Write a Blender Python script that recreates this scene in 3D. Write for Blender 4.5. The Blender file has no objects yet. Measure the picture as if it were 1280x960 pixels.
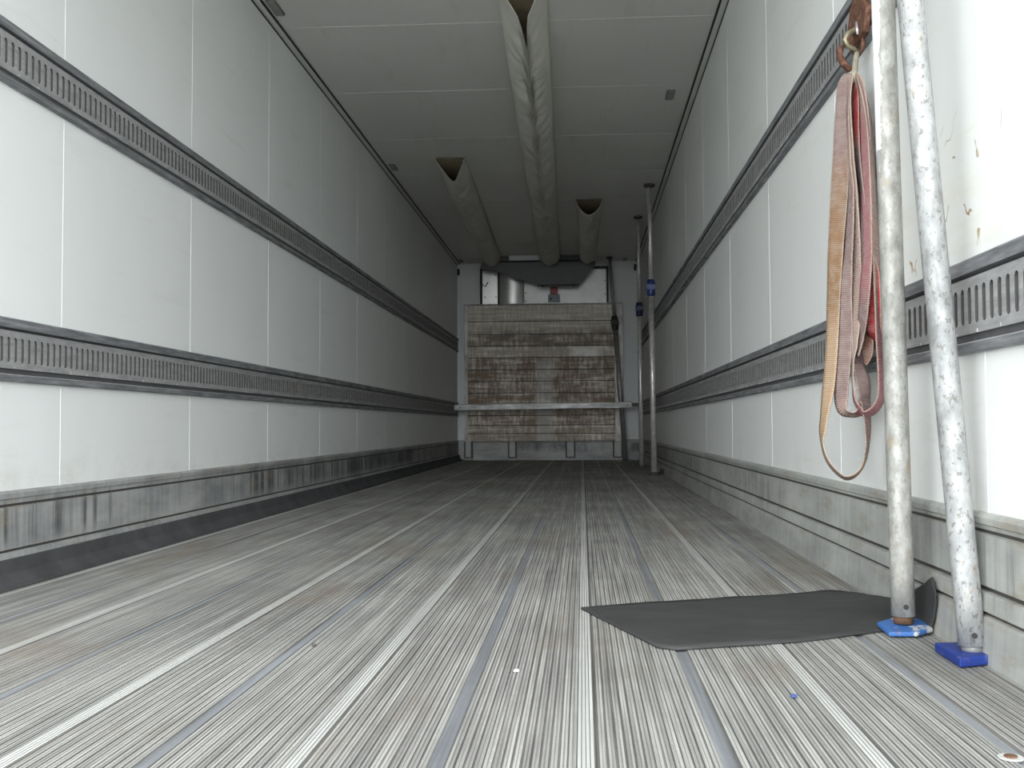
import bpy, bmesh, math, random
from mathutils import Vector, Matrix, noise
PI = math.pi
random.seed(7)
C = bpy.context.scene.collection
SC = bpy.context.scene

# ------------------------------------------------------------------ camera, world, exposure
FPX = 1300.0
YAW, PITCH, ROLL = 0.067319, 0.0411, math.radians(0.3)
EYE = Vector((0, 0, 0.45))
fwd = Vector((-math.sin(YAW)*math.cos(PITCH), math.cos(YAW)*math.cos(PITCH), math.sin(PITCH)))
rt = Vector((math.cos(YAW), math.sin(YAW), 0)); up = rt.cross(fwd)
rt2 = math.cos(ROLL)*rt - math.sin(ROLL)*up
up2 = math.cos(ROLL)*up + math.sin(ROLL)*rt
cam = bpy.data.cameras.new('camera'); cam.sensor_width = 36; cam.lens = FPX/1280*36
cam.clip_start = 0.05; cam.clip_end = 300
co = bpy.data.objects.new('camera', cam); C.objects.link(co)
m = Matrix((rt2, up2, -fwd)).transposed().to_4x4(); m.translation = EYE
co.matrix_world = m; SC.camera = co
SC.view_settings.view_transform = 'Standard'; SC.view_settings.look = 'None'
SC.view_settings.gamma = 1; SC.view_settings.use_curve_mapping = False
SC.view_settings.exposure = 1.95
try:
    SC.cycles.max_bounces = 14; SC.cycles.diffuse_bounces = 12; SC.cycles.glossy_bounces = 6
    SC.cycles.use_denoising = True
except Exception: pass

w = bpy.data.worlds.new('overcast_sky'); SC.world = w; w.use_nodes = True
nt = w.node_tree; nt.nodes.clear()
wo = nt.nodes.new('ShaderNodeOutputWorld'); bg = nt.nodes.new('ShaderNodeBackground')
tc = nt.nodes.new('ShaderNodeTexCoord'); sp = nt.nodes.new('ShaderNodeSeparateXYZ')
mr = nt.nodes.new('ShaderNodeMath'); mr.operation = 'MULTIPLY_ADD'; mr.inputs[1].default_value = 2.6; mr.inputs[2].default_value = 0.75   # bright sky lobe added behind the open doors to lift the far end
ng = nt.nodes.new('ShaderNodeMath'); ng.operation = 'MULTIPLY'; ng.inputs[1].default_value = -1; ng.use_clamp = True
pw = nt.nodes.new('ShaderNodeMath'); pw.operation = 'POWER'; pw.inputs[1].default_value = 3.0
nt.links.new(tc.outputs['Generated'], sp.inputs[0]); nt.links.new(sp.outputs[1], ng.inputs[0]); nt.links.new(ng.outputs[0], pw.inputs[0]); nt.links.new(pw.outputs[0], mr.inputs[0])
bg.inputs[0].default_value = (0.93, 0.97, 1.0, 1)
nt.links.new(mr.outputs[0], bg.inputs[1]); nt.links.new(bg.outputs[0], wo.inputs[0])

# ------------------------------------------------------------------ dimensions (metres)
XL, XR, H, D, Y0 = -1.684, 0.776, 2.67, 14.0, 1.25

def P(px, py, Y):
    """world point seen at a picture position, at distance Y down the trailer"""
    d = rt2*(px-640)/FPX + up2*(480-py)/FPX + fwd
    return EYE + d*(Y/d.y)

# ------------------------------------------------------------------ materials
class N:
    def __init__(s, name):
        s.m = bpy.data.materials.new(name); s.m.use_nodes = True
        s.t = s.m.node_tree; s.b = s.t.nodes['Principled BSDF']
        s.tc = s.t.nodes.new('ShaderNodeTexCoord')
    def new(s, k): return s.t.nodes.new(k)
    def link(s, a, b): s.t.links.new(a, b)
    def coord(s, scale=(1, 1, 1), loc=(0, 0, 0)):
        mp = s.new('ShaderNodeMapping'); mp.inputs['Scale'].default_value = scale; mp.inputs['Location'].default_value = loc
        s.link(s.tc.outputs['Object'], mp.inputs[0]); return mp.outputs[0]
    def noise(s, scale=(1, 1, 1), sc=1.0, detail=4, rough=.55, loc=(0, 0, 0)):
        n = s.new('ShaderNodeTexNoise'); n.inputs['Scale'].default_value = sc
        n.inputs['Detail'].default_value = detail; n.inputs['Roughness'].default_value = rough
        s.link(s.coord(scale, loc), n.inputs['Vector']); return n.outputs[0]
    def ramp(s, f, stops):
        r = s.new('ShaderNodeValToRGB'); e = r.color_ramp.elements
        while len(e) > 1: e.remove(e[-1])
        e[0].position = stops[0][0]; e[0].color = col(stops[0][1])
        for p, c in stops[1:]:
            q = e.new(p); q.color = col(c)
        s.link(f, r.inputs[0]); return r.outputs[0]
    def mix(s, f, a, b, mode='MIX'):
        x = s.new('ShaderNodeMix'); x.data_type = 'RGBA'; x.blend_type = mode
        for sock, v in ((x.inputs[0], f), (x.inputs[6], a), (x.inputs[7], b)):
            if isinstance(v, (int, float)): sock.default_value = v
            elif isinstance(v, tuple): sock.default_value = col(v)
            else: s.link(v, sock)
        return x.outputs[2]
    def math(s, op, a, b=0.0, clamp=False):
        x = s.new('ShaderNodeMath'); x.operation = op; x.use_clamp = clamp
        for sock, v in ((x.inputs[0], a), (x.inputs[1], b)):
            if isinstance(v, (int, float)): sock.default_value = v
            else: s.link(v, sock)
        return x.outputs[0]
    def xyz(s):
        q = s.new('ShaderNodeSeparateXYZ'); s.link(s.tc.outputs['Object'], q.inputs[0]); return q.outputs
    def rng(s, v, a, b, c=0.0, d=1.0):
        q = s.new('ShaderNodeMapRange'); q.interpolation_type = 'SMOOTHSTEP'
        s.link(v, q.inputs[0])
        for i, k in enumerate((a, b, c, d)): q.inputs[i+1].default_value = k
        return q.outputs[0]
    def bump(s, h, strength=.3, dist=.002):
        b = s.new('ShaderNodeBump'); b.inputs['Strength'].default_value = strength; b.inputs['Distance'].default_value = dist
        s.link(h, b.inputs['Height']); s.link(b.outputs[0], s.b.inputs['Normal'])
    def done(s, color=None, rough=.5, metal=0.0, spec=.5):
        if color is not None:
            if isinstance(color, tuple): s.b.inputs['Base Color'].default_value = col(color)
            else: s.link(color, s.b.inputs['Base Color'])
        if isinstance(rough, (int, float)): s.b.inputs['Roughness'].default_value = rough
        else: s.link(rough, s.b.inputs['Roughness'])
        s.b.inputs['Metallic'].default_value = metal
        s.b.inputs['Specular IOR Level'].default_value = spec
        return s.m
def col(c):
    if isinstance(c, (int, float)): return (c, c, c, 1)
    return (*c[:3], 1)

def plain(name, c, rough=.5, metal=0.0, var=.12, sc=25, spec=.5):
    n = N(name); f = n.noise(sc=sc)
    lo = tuple(v*(1-var) for v in c); hi = tuple(min(1, v*(1+var)) for v in c)
    return n.done(n.ramp(f, [(.3, lo), (.7, hi)]), rough, metal, spec)

def wall_mat(name, base, stain, scratch=False):
    n = N(name)
    a = n.noise((1, 1, .5), 1.3, 5); c = n.ramp(a, [(.3, tuple(v*.94 for v in base)), (.7, base)])
    g = n.noise((6, 1.0, 9), 1.6, 6, .65)
    c = n.mix(n.math('MULTIPLY', n.rng(g, .56, .8), .35), c, stain)
    z = n.xyz()
    low = n.rng(z[2], .28, .42, .5, 0)
    g2 = n.noise((1, 1.5, 2), 3.2, 6, .7, (3, 1, 0))
    c = n.mix(n.math('MULTIPLY', n.math('MULTIPLY', low, n.rng(g2, .45, .75)), .5), c, (.45, .40, .32))
    if scratch:      # old rusty scrapes above the lower rail, near the doors
        q = n.noise((1, 1, 1), 5.5, 3, .5, (6, 1, 2)); ln = n.rng(n.math('ABSOLUTE', n.math('SUBTRACT', q, .5)), .004, .010, 1, 0)
        reg = n.math('MULTIPLY', n.math('MULTIPLY', n.rng(z[2], .78, .84), n.rng(z[2], 1.12, 1.0)), n.math('MULTIPLY', n.rng(z[1], 1.9, 2.0), n.rng(z[1], 2.95, 2.6)))
        br = n.rng(n.noise((1, 1, 1), 14, 2, .5, (2, 2, 9)), .5, .56)
        c = n.mix(n.math('MULTIPLY', n.math('MULTIPLY', ln, reg), br), c, (.34, .22, .08))
        yl = n.math('MULTIPLY', n.math('MULTIPLY', reg, n.rng(g, .46, .66)), .16); c = n.mix(yl, c, (.72, .68, .42))
    g3 = n.noise((1, 1, 1), 7, 3, .5, (9, 2, 4))
    n.bump(g3, .12, .002)
    return n.done(c, .42, 0, .35)
M = {}
M['wall'] = wall_mat('white_laminate', (.80, .815, .80), (.60, .58, .52))
M['wall_r'] = wall_mat('white_laminate_scraped', (.80, .81, .79), (.60, .58, .50), True)
M['ceil'] = wall_mat('ceiling_laminate', (.70, .70, .665), (.45, .43, .38))
M['back'] = wall_mat('back_laminate', (.62, .63, .63), (.4, .38, .34))
M['seam'] = plain('seam_sealant', (.82, .835, .83), .5, 0, .02)

def alu(name, lo, mid, hi, scale, rough=.45, metal=.6, sc=3.0, streak=None, p=(.3, .5, .72)):
    n = N(name); f = n.noise(scale, sc, 6, .65)
    c = n.ramp(f, [(p[0], lo), (p[1], mid), (p[2], hi)])
    if streak:
        g = n.noise(streak[0], streak[1], 5, .6, (5, 7, 2))
        c = n.mix(n.math('MULTIPLY', n.rng(g, streak[2], streak[3]), streak[5]), c, streak[4])
    k = n.noise((1, 1, 1), 90, 3)
    n.bump(k, .12, .001)
    return n.done(c, n.rng(f, .3, .7, rough+.12, rough-.05), metal)
M['rail'] = alu('worn_aluminium_rail', (.12, .123, .132), (.22, .225, .235), (.40, .40, .415), (1, 1.2, 14), .55, .45, 4,
                ((2, 3, 8), 3.0, .56, .75, (.09, .09, .10), .5))
M['rail_dark'] = plain('dark_metal_gap_shade', (.10, .10, .105), .6, .3)  # dark metal, also the shade painted into the rail gaps
M['slot_edge_shade'] = plain('slot_edge_shade', (.06, .058, .055), .6, .2)  # slot walls coloured dark to paint the shadow outline of each slot
M['gap'] = plain('grimy_groove', (.055, .050, .045), .8)
M['slot'] = alu('slotted_plate', (.27, .27, .27), (.37, .37, .37), (.48, .48, .47), (1, 1.6, 10), .5, .4, 5,
                ((2, 5, 14), 4.0, .60, .78, (.18, .14, .10), .45))
def kick_mat(name, lo, mid, hi, dark, k0, amt):
    n = N(name)
    a = n.noise((1, 1.3, 4), 1.7, 6, .6); b = n.noise((1, 26, 1.4), 1.3, 5, .65, (4, 0, 3))
    c = n.ramp(n.math('ADD', n.math('MULTIPLY', a, .7), n.math('MULTIPLY', b, .3)), [(.36, lo), (.5, mid), (.64, hi)])
    z = n.xyz(); g = n.noise((1, 10, .35), 1.6, 6, .7, (8, 3, 1)); big = n.noise((1, .45, .2), 1.4, 3, .5, (2, 5, 5))
    k = n.rng(n.math('ADD', n.math('MULTIPLY', g, .55), n.math('MULTIPLY', big, .45)), k0, k0+.10)
    face = n.math('MULTIPLY', n.rng(z[2], .08, .15), n.rng(z[2], .27, .20))
    c = n.mix(n.math('MULTIPLY', n.math('MULTIPLY', k, face), amt), c, dark)
    h = n.noise((1, 2, 9), 2.4, 5, .6, (0, 1, 9)); c = n.mix(n.math('MULTIPLY', n.rng(h, .52, .70), .5), c, (.27, .225, .145))
    n.bump(n.noise((1, 1, 1), 60, 3), .12, .001)
    return n.done(c, .6, .2, .4)
M['kick'] = kick_mat('scuffed_kick_plate', (.20, .205, .205), (.33, .335, .33), (.44, .445, .43), (.05, .05, .055), .465, .85)
M['kick_r'] = kick_mat('scuffed_kick_plate_pale', (.26, .262, .25), (.37, .375, .355), (.47, .475, .445), (.12, .12, .12), .51, .6)
M['rubber'] = plain('black_rubber', (.060, .060, .062), .75, 0, .3, 6, .3)
def mat_rubber():
    n = N('mat_rubber'); a = n.noise((1, 2.5, 1), 5, 6, .7)
    c = n.ramp(a, [(.3, (.028, .028, .028)), (.6, (.043, .043, .042)), (.85, (.09, .087, .083))])
    n.bump(n.noise(sc=60), .3, .002)
    return n.done(c, .7, 0, .3)
M['mat'] = mat_rubber()
M['seal'] = plain('black_seal', (.02, .02, .018), .6, 0)

# floor: ribbed aluminium with dirt running along the planks
def floor_mat(name, lo, mid, hi, metal, rough, knurl, brown=.5):
    n = N(name)
    a = n.noise((26, .35, 1), 1.5, 5, .6); b = n.noise((1.6, 1.0, 1), 1.2, 6, .65, (4, 2, 0)); d = n.noise((90, 1.2, 1), 1.5, 3, .6)
    f = n.math('ADD', n.math('MULTIPLY', a, .32), n.math('ADD', n.math('MULTIPLY', b, .28), n.math('MULTIPLY', d, .40)))
    c = n.ramp(f, [(.37, lo), (.49, mid), (.61, hi)])
    g = n.noise((3.0, 1.1, 1), 1.1, 5, .6, (1, 8, 0))
    c = n.mix(n.math('MULTIPLY', n.rng(g, .53, .72), brown), c, (.20, .155, .11))
    if knurl:
        wv = n.new('ShaderNodeTexWave'); wv.bands_direction = 'Y'; wv.inputs['Scale'].default_value = 38
        n.link(n.coord(), wv.inputs['Vector'])
        k = n.math('ADD', n.math('MULTIPLY', wv.outputs[1], .6), n.math('MULTIPLY', n.noise(sc=160), .6))
        n.bump(k, .35, .001)
        wn = n.noise((40, 40, 1), 6, 3, .6, (3, 3, 3))
        c = n.mix(n.rng(wn, .62, .74, 0, .6), c, (.80, .80, .78))
    return n.done(c, n.rng(b, .3, .7, rough+.1, rough-.06), metal)
M['floor'] = floor_mat('ribbed_aluminium_floor', (.15, .147, .138), (.29, .285, .268), (.51, .50, .465), .25, .55, True, .6)
M['groove'] = floor_mat('dirty_floor_groove', (.07, .066, .060), (.14, .135, .125), (.24, .23, .215), .1, .75, False)
M['groove_light'] = floor_mat('shallow_floor_groove', (.12, .115, .108), (.22, .215, .20), (.34, .335, .315), .15, .7, False)
M['strip'] = floor_mat('pale_floor_strip', (.38, .38, .365), (.50, .50, .48), (.64, .64, .61), .25, .45, True, .25)
M['blue'] = floor_mat('bluish_floor_joint', (.16, .165, .172), (.24, .25, .265), (.37, .39, .415), .35, .42, False, .5)

# ------------------------------------------------------------------ mesh helpers
class MB:
    def __init__(s): s.v = []; s.f = []; s.mi = []; s.sm = []
    def add(s, vs, fs, mi=0, smooth=False):
        o = len(s.v); s.v += [tuple(p) for p in vs]
        for f in fs: s.f.append(tuple(i+o for i in f)); s.mi.append(mi); s.sm.append(smooth)
        return s
    def box(s, a, b, mi=0):
        (x0, y0, z0), (x1, y1, z1) = a, b
        return s.add([(x0,y0,z0),(x1,y0,z0),(x1,y1,z0),(x0,y1,z0),(x0,y0,z1),(x1,y0,z1),(x1,y1,z1),(x0,y1,z1)],
              [(0,3,2,1),(4,5,6,7),(0,1,5,4),(1,2,6,5),(2,3,7,6),(3,0,4,7)], mi)
    def profile(s, pts, y0, y1, mis=0, smooth=False, caps=False, ny=1):
        """pts (x,z) polyline extruded along Y"""
        n = len(pts); vs = []
        for j in range(ny+1):
            y = y0+(y1-y0)*j/ny
            vs += [(x, y, z) for x, z in pts]
        o = len(s.v); s.v += vs
        for j in range(ny):
            for i in range(n-1):
                a = o+j*n+i
                s.f.append((a, a+1, a+n+1, a+n)); s.mi.append(mis[i] if isinstance(mis, list) else mis); s.sm.append(smooth)
        if caps:
            s.f.append(tuple(o+i for i in range(n))); s.mi.append(0); s.sm.append(False)
            s.f.append(tuple(o+ny*n+i for i in reversed(range(n)))); s.mi.append(0); s.sm.append(False)
        return s
    def prism(s, poly, axis, a, b, mi=0, smooth=False):
        """closed polygon extruded along an axis: 'x' poly is (y,z), 'y' poly is (x,z), 'z' poly is (x,y)"""
        def p(q, t): return {'x': (t, q[0], q[1]), 'y': (q[0], t, q[1]), 'z': (q[0], q[1], t)}[axis]
        n = len(poly); vs = [p(q, a) for q in poly]+[p(q, b) for q in poly]
        fs = [(i, (i+1) % n, n+(i+1) % n, n+i) for i in range(n)]
        s.add(vs, fs, mi, smooth); s.add(vs, [tuple(reversed(range(n))), tuple(range(n, 2*n))], mi); return s
    def tube(s, pts, rad, seg=16, mi=0, caps=True, closed=False, smooth=True):
        pts = [Vector(p) for p in pts]; n = len(pts); rs = rad if isinstance(rad, list) else [rad]*n
        vs = []; prev = None
        for i, p in enumerate(pts):
            if closed: t = (pts[(i+1) % n]-pts[i-1]).normalized()
            else: t = (pts[min(i+1, n-1)]-pts[max(i-1, 0)]).normalized()
            if prev is None:
                a = Vector((1, 0, 0)) if abs(t.x) < .8 else Vector((0, 1, 0)); u = t.cross(a).normalized()
            else: u = (prev-t*prev.dot(t)).normalized()
            prev = u; v = t.cross(u)
            for k in range(seg):
                q = 2*PI*k/seg; vs.append(p+(u*math.cos(q)+v*math.sin(q))*rs[i])
        fs = []
        for i in range(n if closed else n-1):
            j = (i+1) % n
            for k in range(seg):
                fs.append((i*seg+k, i*seg+(k+1) % seg, j*seg+(k+1) % seg, j*seg+k))
        s.add(vs, fs, mi, smooth)
        if caps and not closed:
            s.add(vs[:seg], [tuple(reversed(range(seg)))], mi); s.add(vs[-seg:], [tuple(range(seg))], mi)
        return s

def build(name, mb, mats, parent=None, loc=None, solid=0, bevel=0, origin=None):
    """link mb as ONE mesh object; vertices are world coordinates"""
    me = bpy.data.meshes.new(name)
    off = Vector(origin) if origin is not None else (parent_base(parent) if parent else Vector((0, 0, 0)))
    me.from_pydata([tuple(Vector(v)-off) for v in mb.v], [], mb.f); me.update()
    for k in (mats if isinstance(mats, (list, tuple)) else [mats]): me.materials.append(k)
    me.polygons.foreach_set('material_index', mb.mi); me.polygons.foreach_set('use_smooth', mb.sm)
    bm = bmesh.new(); bm.from_mesh(me); bmesh.ops.remove_doubles(bm, verts=bm.verts, dist=1e-5)
    bmesh.ops.recalc_face_normals(bm, faces=bm.faces); bm.to_mesh(me); bm.free()
    o = bpy.data.objects.new(name, me); C.objects.link(o)
    if parent: o.parent = parent; o['off'] = 0; del o['off']
    elif origin is not None: o.location = off
    BASE[o.name] = off
    if solid:
        q = o.modifiers.new('thickness', 'SOLIDIFY'); q.thickness = solid; q.offset = 0
    if bevel:
        q = o.modifiers.new('bevel', 'BEVEL'); q.width = bevel; q.segments = 2; q.limit_method = 'ANGLE'; q.angle_limit = .6
    return o
BASE = {}
def parent_base(p): return BASE[p.name]
def thing(name, label, cat, base, group=None):
    o = bpy.data.objects.new(name, None); C.objects.link(o); o.location = base; o.empty_display_size = .1
    BASE[o.name] = Vector(base); o['label'] = label; o['category'] = cat
    if group: o['group'] = group
    return o
def tag(o, label, cat, group=None, kind=None):
    o['label'] = label; o['category'] = cat
    if group: o['group'] = group
    if kind: o['kind'] = kind
    return o
def struct(o, label=None):
    o['kind'] = 'structure'
    if label: o['label'] = label
    return o

# ------------------------------------------------------------------ the setting
g = MB().box((-60, -60, -1.45), (60, 60, -1.25))
struct(build('ground', g, plain('yard_concrete', (.42, .42, .40), .9, 0, .15, 3)), 'grey asphalt yard outside the open doors')

# floor profile
pts = []; mis = []
Zt = 0.0
def fp(x, z, mi):
    pts.append((x, z)); mis.append(mi)
pitch = .0127; S = .3925; x = XL
strips = []
for k in range(-5, 3):
    strips.append((k*S+.002-.014, k*S+.002+.014, 'b')); strips.append(((k+.5)*S-.003-.0115, (k+.5)*S-.003+.0115, 'j'))
strips.sort()
segs = []; cur = XL
for a, b, k in strips:
    if b < XL or a > XR: continue
    if a > cur: segs.append((cur, a, 'r'))
    segs.append((max(a, XL), min(b, XR), k)); cur = b
if cur < XR: segs.append((cur, XR, 'r'))
MI = {'f': 0, 'g': 1, 's': 2, 'j': 3}
fp(XL, 0, 0)
for a, b, k in segs:
    if k == 'r':
        n = max(1, round((b-a)/pitch)); p = (b-a)/n
        for i in range(n):
            q = a+i*p; gw = .0034*(.75+.5*random.random())
            fp(q, 0, MI['g']); fp(q+.0006, -.0020, MI['g']); fp(q+gw-.0006, -.0020, MI['g']); fp(q+gw, 0, MI['f'])
            hq = q+gw+(p-gw)/2; fp(hq-.0010, 0, 4); fp(hq-.0006, -.0010, 4); fp(hq+.0006, -.0010, 4); fp(hq+.0010, 0, MI['f']); fp(q+p-1e-4, 0, MI['f'])
    elif k == 'b':
        fp(a, 0, MI['g']); fp(a+.0004, -.002, MI['g']); fp(a+.002, .0005, MI['s']); n = 4; p = (b-a-.004)/n
        for i in range(n):
            q = a+.002+i*p; fp(q+p-.0014, .0005, MI['g']); fp(q+p-.001, -.0005, MI['g']); fp(q+p, .0005, MI['s'])
        fp(b-.002, .0005, MI['g']); fp(b-.0005, -.002, MI['g'])
    else:
        fp(a, 0, MI['g']); fp(a+.001, -.003, MI['j']); fp(b-.001, -.003, MI['g'])
fp(XR, 0, 0)
mb = MB().profile(pts, Y0, D+.05, mis[:-1], ny=6)
mb.box((XL-.06, Y0, -.14), (XR+.06, D+.1, -.012), 1)
struct(build('floor', mb, [M['floor'], M['groove'], M['strip'], M['blue'], M['groove_light']]), 'ribbed aluminium trailer floor with pale and bluish strips')

TH = .07
def side_wall(name, X, s, seams, label):
    mb = MB().box((min(X, X+s*TH), Y0, -.14), (max(X, X+s*TH), D+.1, H+.1))
    for y in seams:
        mb.box((min(X, X-s*.0008), y-.002, .20), (max(X, X-s*.0008), y+.002, H-.02), 1)
    struct(build(name, mb, [M['wall_r' if s > 0 else 'wall'], M['seam']]), label)
side_wall('wall_left', XL, -1, [2.15+1.11*k for k in range(11)], 'white laminate left wall of the trailer')
side_wall('wall_right', XR, 1, [2.06+1.135*k for k in range(11)], 'white laminate right wall of the trailer')
mb = MB().box((XL-TH, Y0, H), (XR+TH, D+.1, H+.09))
for k in range(11):
    y = 2.2+1.135*k; mb.box((XL+.04, y-.003, H-.0012), (XR-.04, y+.003, H), 1)
struct(build('ceiling', mb, [M['ceil'], plain('ceiling_seam', (.70, .70, .67), .45)]), 'greyish white trailer ceiling')
mb = MB().box((XL-TH, D, -.14), (XR+TH, D+.1, H+.09))
struct(build('wall_back', mb, M['back']), 'front bulkhead wall at the far end')

# seals where walls meet the ceiling: black gasket, pale cover strip, thin corner line
def cove(name, X, s):
    a = X-s*.044
    mb = MB().box((min(a, a+s*.011), Y0, H-.006), (max(a, a+s*.011), D, H-.0005), 0)
    mb.box((min(a+s*.011, X), Y0, H-.012), (max(a+s*.011, X), D, H), 1)
    mb.box((min(X-s*.004, X), Y0, H-.021), (max(X-s*.004, X), D, H-.013), 0)
    struct(build(name, mb, [M['seal'], M['ceil']]))
cove('trim_1', XL, -1); cove('trim_2', XR, 1)

def kick(name, X, s, pr, y1=D, mi=None):
    mb = MB().profile([(X-s*o, z) for o, z in pr], Y0, y1, mi or 0)
    return struct(build(name, mb, [M['kick_r' if s > 0 else 'kick'], M['gap']]))
prL = [(0, .270), (.010, .268), (.015, .262), (.015, .248), (.010, .246), (.010, .232), (.005, .230), (.005, .224), (.012, .222), (.012, .100), (.006, .098), (.006, .092), (.018, .090), (.020, .070), (.020, 0)]
miL = [0]*14; miL[6] = 1; miL[10] = 1; miL[5] = 1; miL[3] = 0
kick('baseboard_left', XL, -1, prL, mi=miL)
prR = [(0, .281), (.010, .279), (.015, .272), (.015, .260), (.010, .257), (.010, .250), (.005, .248), (.005, .242), (.012, .240), (.012, .142), (.004, .140), (.004, .132), (.016, .130), (.018, .096), (.010, .093), (.010, .088), (.020, .084), (.024, .030), (.027, .0)]
miR = [0]*18; miR[6] = 1; miR[10] = 1; miR[14] = 1
kick('baseboard_right', XR, 1, prR, mi=miR)
mb = MB().add([(XL, D-.001, .275), (XR, D-.001, .275), (XR, D-.014, .268), (XL, D-.014, .268), (XL, D-.014, 0), (XR, D-.014, 0)], [(0, 1, 2, 3), (3, 2, 5, 4)])
struct(build('baseboard_back', mb, M['kick']))
mb = MB().profile([(XL+.021, .073), (XL+.027, .071), (XL+.034, .035), (XL+.062, .006), (XL+.088, .0015)], Y0, D-.02, smooth=False)
o = struct(build('trim_3', mb, M['rubber'], solid=.003), 'black rubber strip running along the foot of the left wall')
# joint cover strip on the right wall behind the strap bundle
mb = MB().box((XR-.004, 2.675, .785), (XR-.001, 2.735, 1.46), 0).box((XR-.003, 2.672, .785), (XR-.001, 2.676, 1.46), 1)
struct(build('trim_4', mb, [M['wall'], plain('grimy_joint', (.45, .40, .30), .6)]))

# ------------------------------------------------------------------ load rails with slotted plates
def slot_plate(X, s, zc, y0, y1, p=.0375, hw=.0092, hh=.037, hz=.054, out=.011, dp=.006):
    mb = MB(); n = int((y1-y0)/p)
    ring = [(math.cos(a), math.sin(a), 1) for a in [PI*k/4 for k in range(5)]]
    inner = [(hw*c, hh-hw+hw*q) for c, q, _ in ring]+[(-hw*c, -(hh-hw)-hw*q) for c, q, _ in ring]
    outer = [(p/2-p/4*k, hz) for k in range(5)]+[(-p/2+p/4*k, -hz) for k in range(5)]
    xo, xi = X-s*out, X-s*(out-dp)
    for i in range(n):
        yc = y0+(i+.5)*p
        vs = [(xo, yc+a, zc+b) for a, b in outer]+[(xo, yc+a, zc+b) for a, b in inner]+[(xi, yc+a, zc+b) for a, b in inner]
        mb.add(vs, [(k, (k+1) % 10, 10+(k+1) % 10, 10+k) for k in range(10)], 0)
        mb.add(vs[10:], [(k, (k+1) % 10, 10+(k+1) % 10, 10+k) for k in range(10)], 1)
    mb.add([(xi+s*.0005, y0, zc-hz), (xi+s*.0005, y1, zc-hz), (xi+s*.0005, y1, zc+hz), (xi+s*.0005, y0, zc+hz)], [(0, 1, 2, 3)], 0)
    mb.box((min(xo, X), y0, zc-hz-.0015), (max(xo, X), y0+n*p, zc-hz), 0); mb.box((min(xo, X), y0, zc+hz), (max(xo, X), y0+n*p, zc+hz+.0015), 0)
    # small pegs standing on the lower edge
    for i in range(0, n, 3):
        yc = y0+(i+.5)*p; mb.box((min(xo, xo-s*.002), yc-.003, zc-hz-.001), (max(xo, xo-s*.002), yc+.003, zc-hz+.006), 0)
    return mb
def rail(X, s, zc, label):
    t = thing('load_rail', label, 'rail', (X, Y0, zc), 'slotted load rails on the side walls')
    hz = .0935
    top = [(0, hz), (.012, hz), (.017, hz-.004), (.017, hz-.030), (.004, hz-.034), (.004, hz-.040)]
    bot = [(0, -hz), (.012, -hz), (.017, -hz+.003), (.017, -hz+.019), (.013, -hz+.022), (.003, -hz+.023), (.003, -hz+.040)]
    y1 = D-.01
    build('flange', MB().profile([(X-s*o, zc+z) for o, z in top], Y0, y1, [0, 0, 0, 1, 1]), [M['rail'], M['rail_dark']], t)
    build('flange', MB().profile([(X-s*o, zc+z) for o, z in bot], Y0, y1, [0, 0, 0, 2, 1, 1]), [M['rail'], M['rail_dark'], M['slot']], t)  # lip edge coloured paler as if lit, gap faces painted dark as shade
    build('slotted_plate', slot_plate(X, s, zc, Y0+.01, y1), [M['slot'], M['slot_edge_shade']], t)
    return t
rail(XL, -1, .684, 'grey metal lower load rail with slots along the left wall')
rail(XL, -1, 1.558, 'grey metal upper load rail along the left wall')
rail(XR, 1, .684, 'grey metal lower load rail passing behind the two near poles, right wall')
rail(XR, 1, 1.565, 'grey metal upper load rail the straps hang from, right wall')

# ------------------------------------------------------------------ ceiling fittings
def rrect(cx, cy, hx, hy, r, n=4):
    out = []
    for sx, sy, a0 in ((1, 1, 0), (-1, 1, 1), (-1, -1, 2), (1, -1, 3)):
        for k in range(n+1):
            a = (a0+k/n)*PI/2; out.append((cx+sx*(hx-r)+r*math.cos(a), cy+sy*(hy-r)+r*math.sin(a)))
    return out
pm = plain('grey_plastic', (.25, .245, .23), .5, 0, .1, 20); pd = plain('plate_rim', (.16, .16, .15), .5)
for x, y, lab in ((-1.60, 5.31, 'small grey ceiling plate at the left, nearest the doors'), (-1.59, 8.70, 'small grey ceiling plate at the left, just before the short left duct'),
                  (-1.60, 13.74, 'small grey ceiling plate in the far left corner'), (.605, 6.94, 'small grey ceiling plate at the right, nearest the doors'),
                  (.60, 11.02, 'small grey ceiling plate above the rear pair of blue-collared poles'), (.585, 13.80, 'small grey ceiling plate in the far right corner')):
    t = thing('ceiling_plate', lab, 'plate', (x, y, H), 'small grey plates on the ceiling')
    build('plate_base', MB().prism(rrect(x, y, .027, .10, .012), 'z', H-.005, H-.0003), pd, t)
    build('plate_cover', MB().prism(rrect(x, y, .022, .094, .010), 'z', H-.011, H-.0052), pm, t, bevel=.002)

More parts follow.
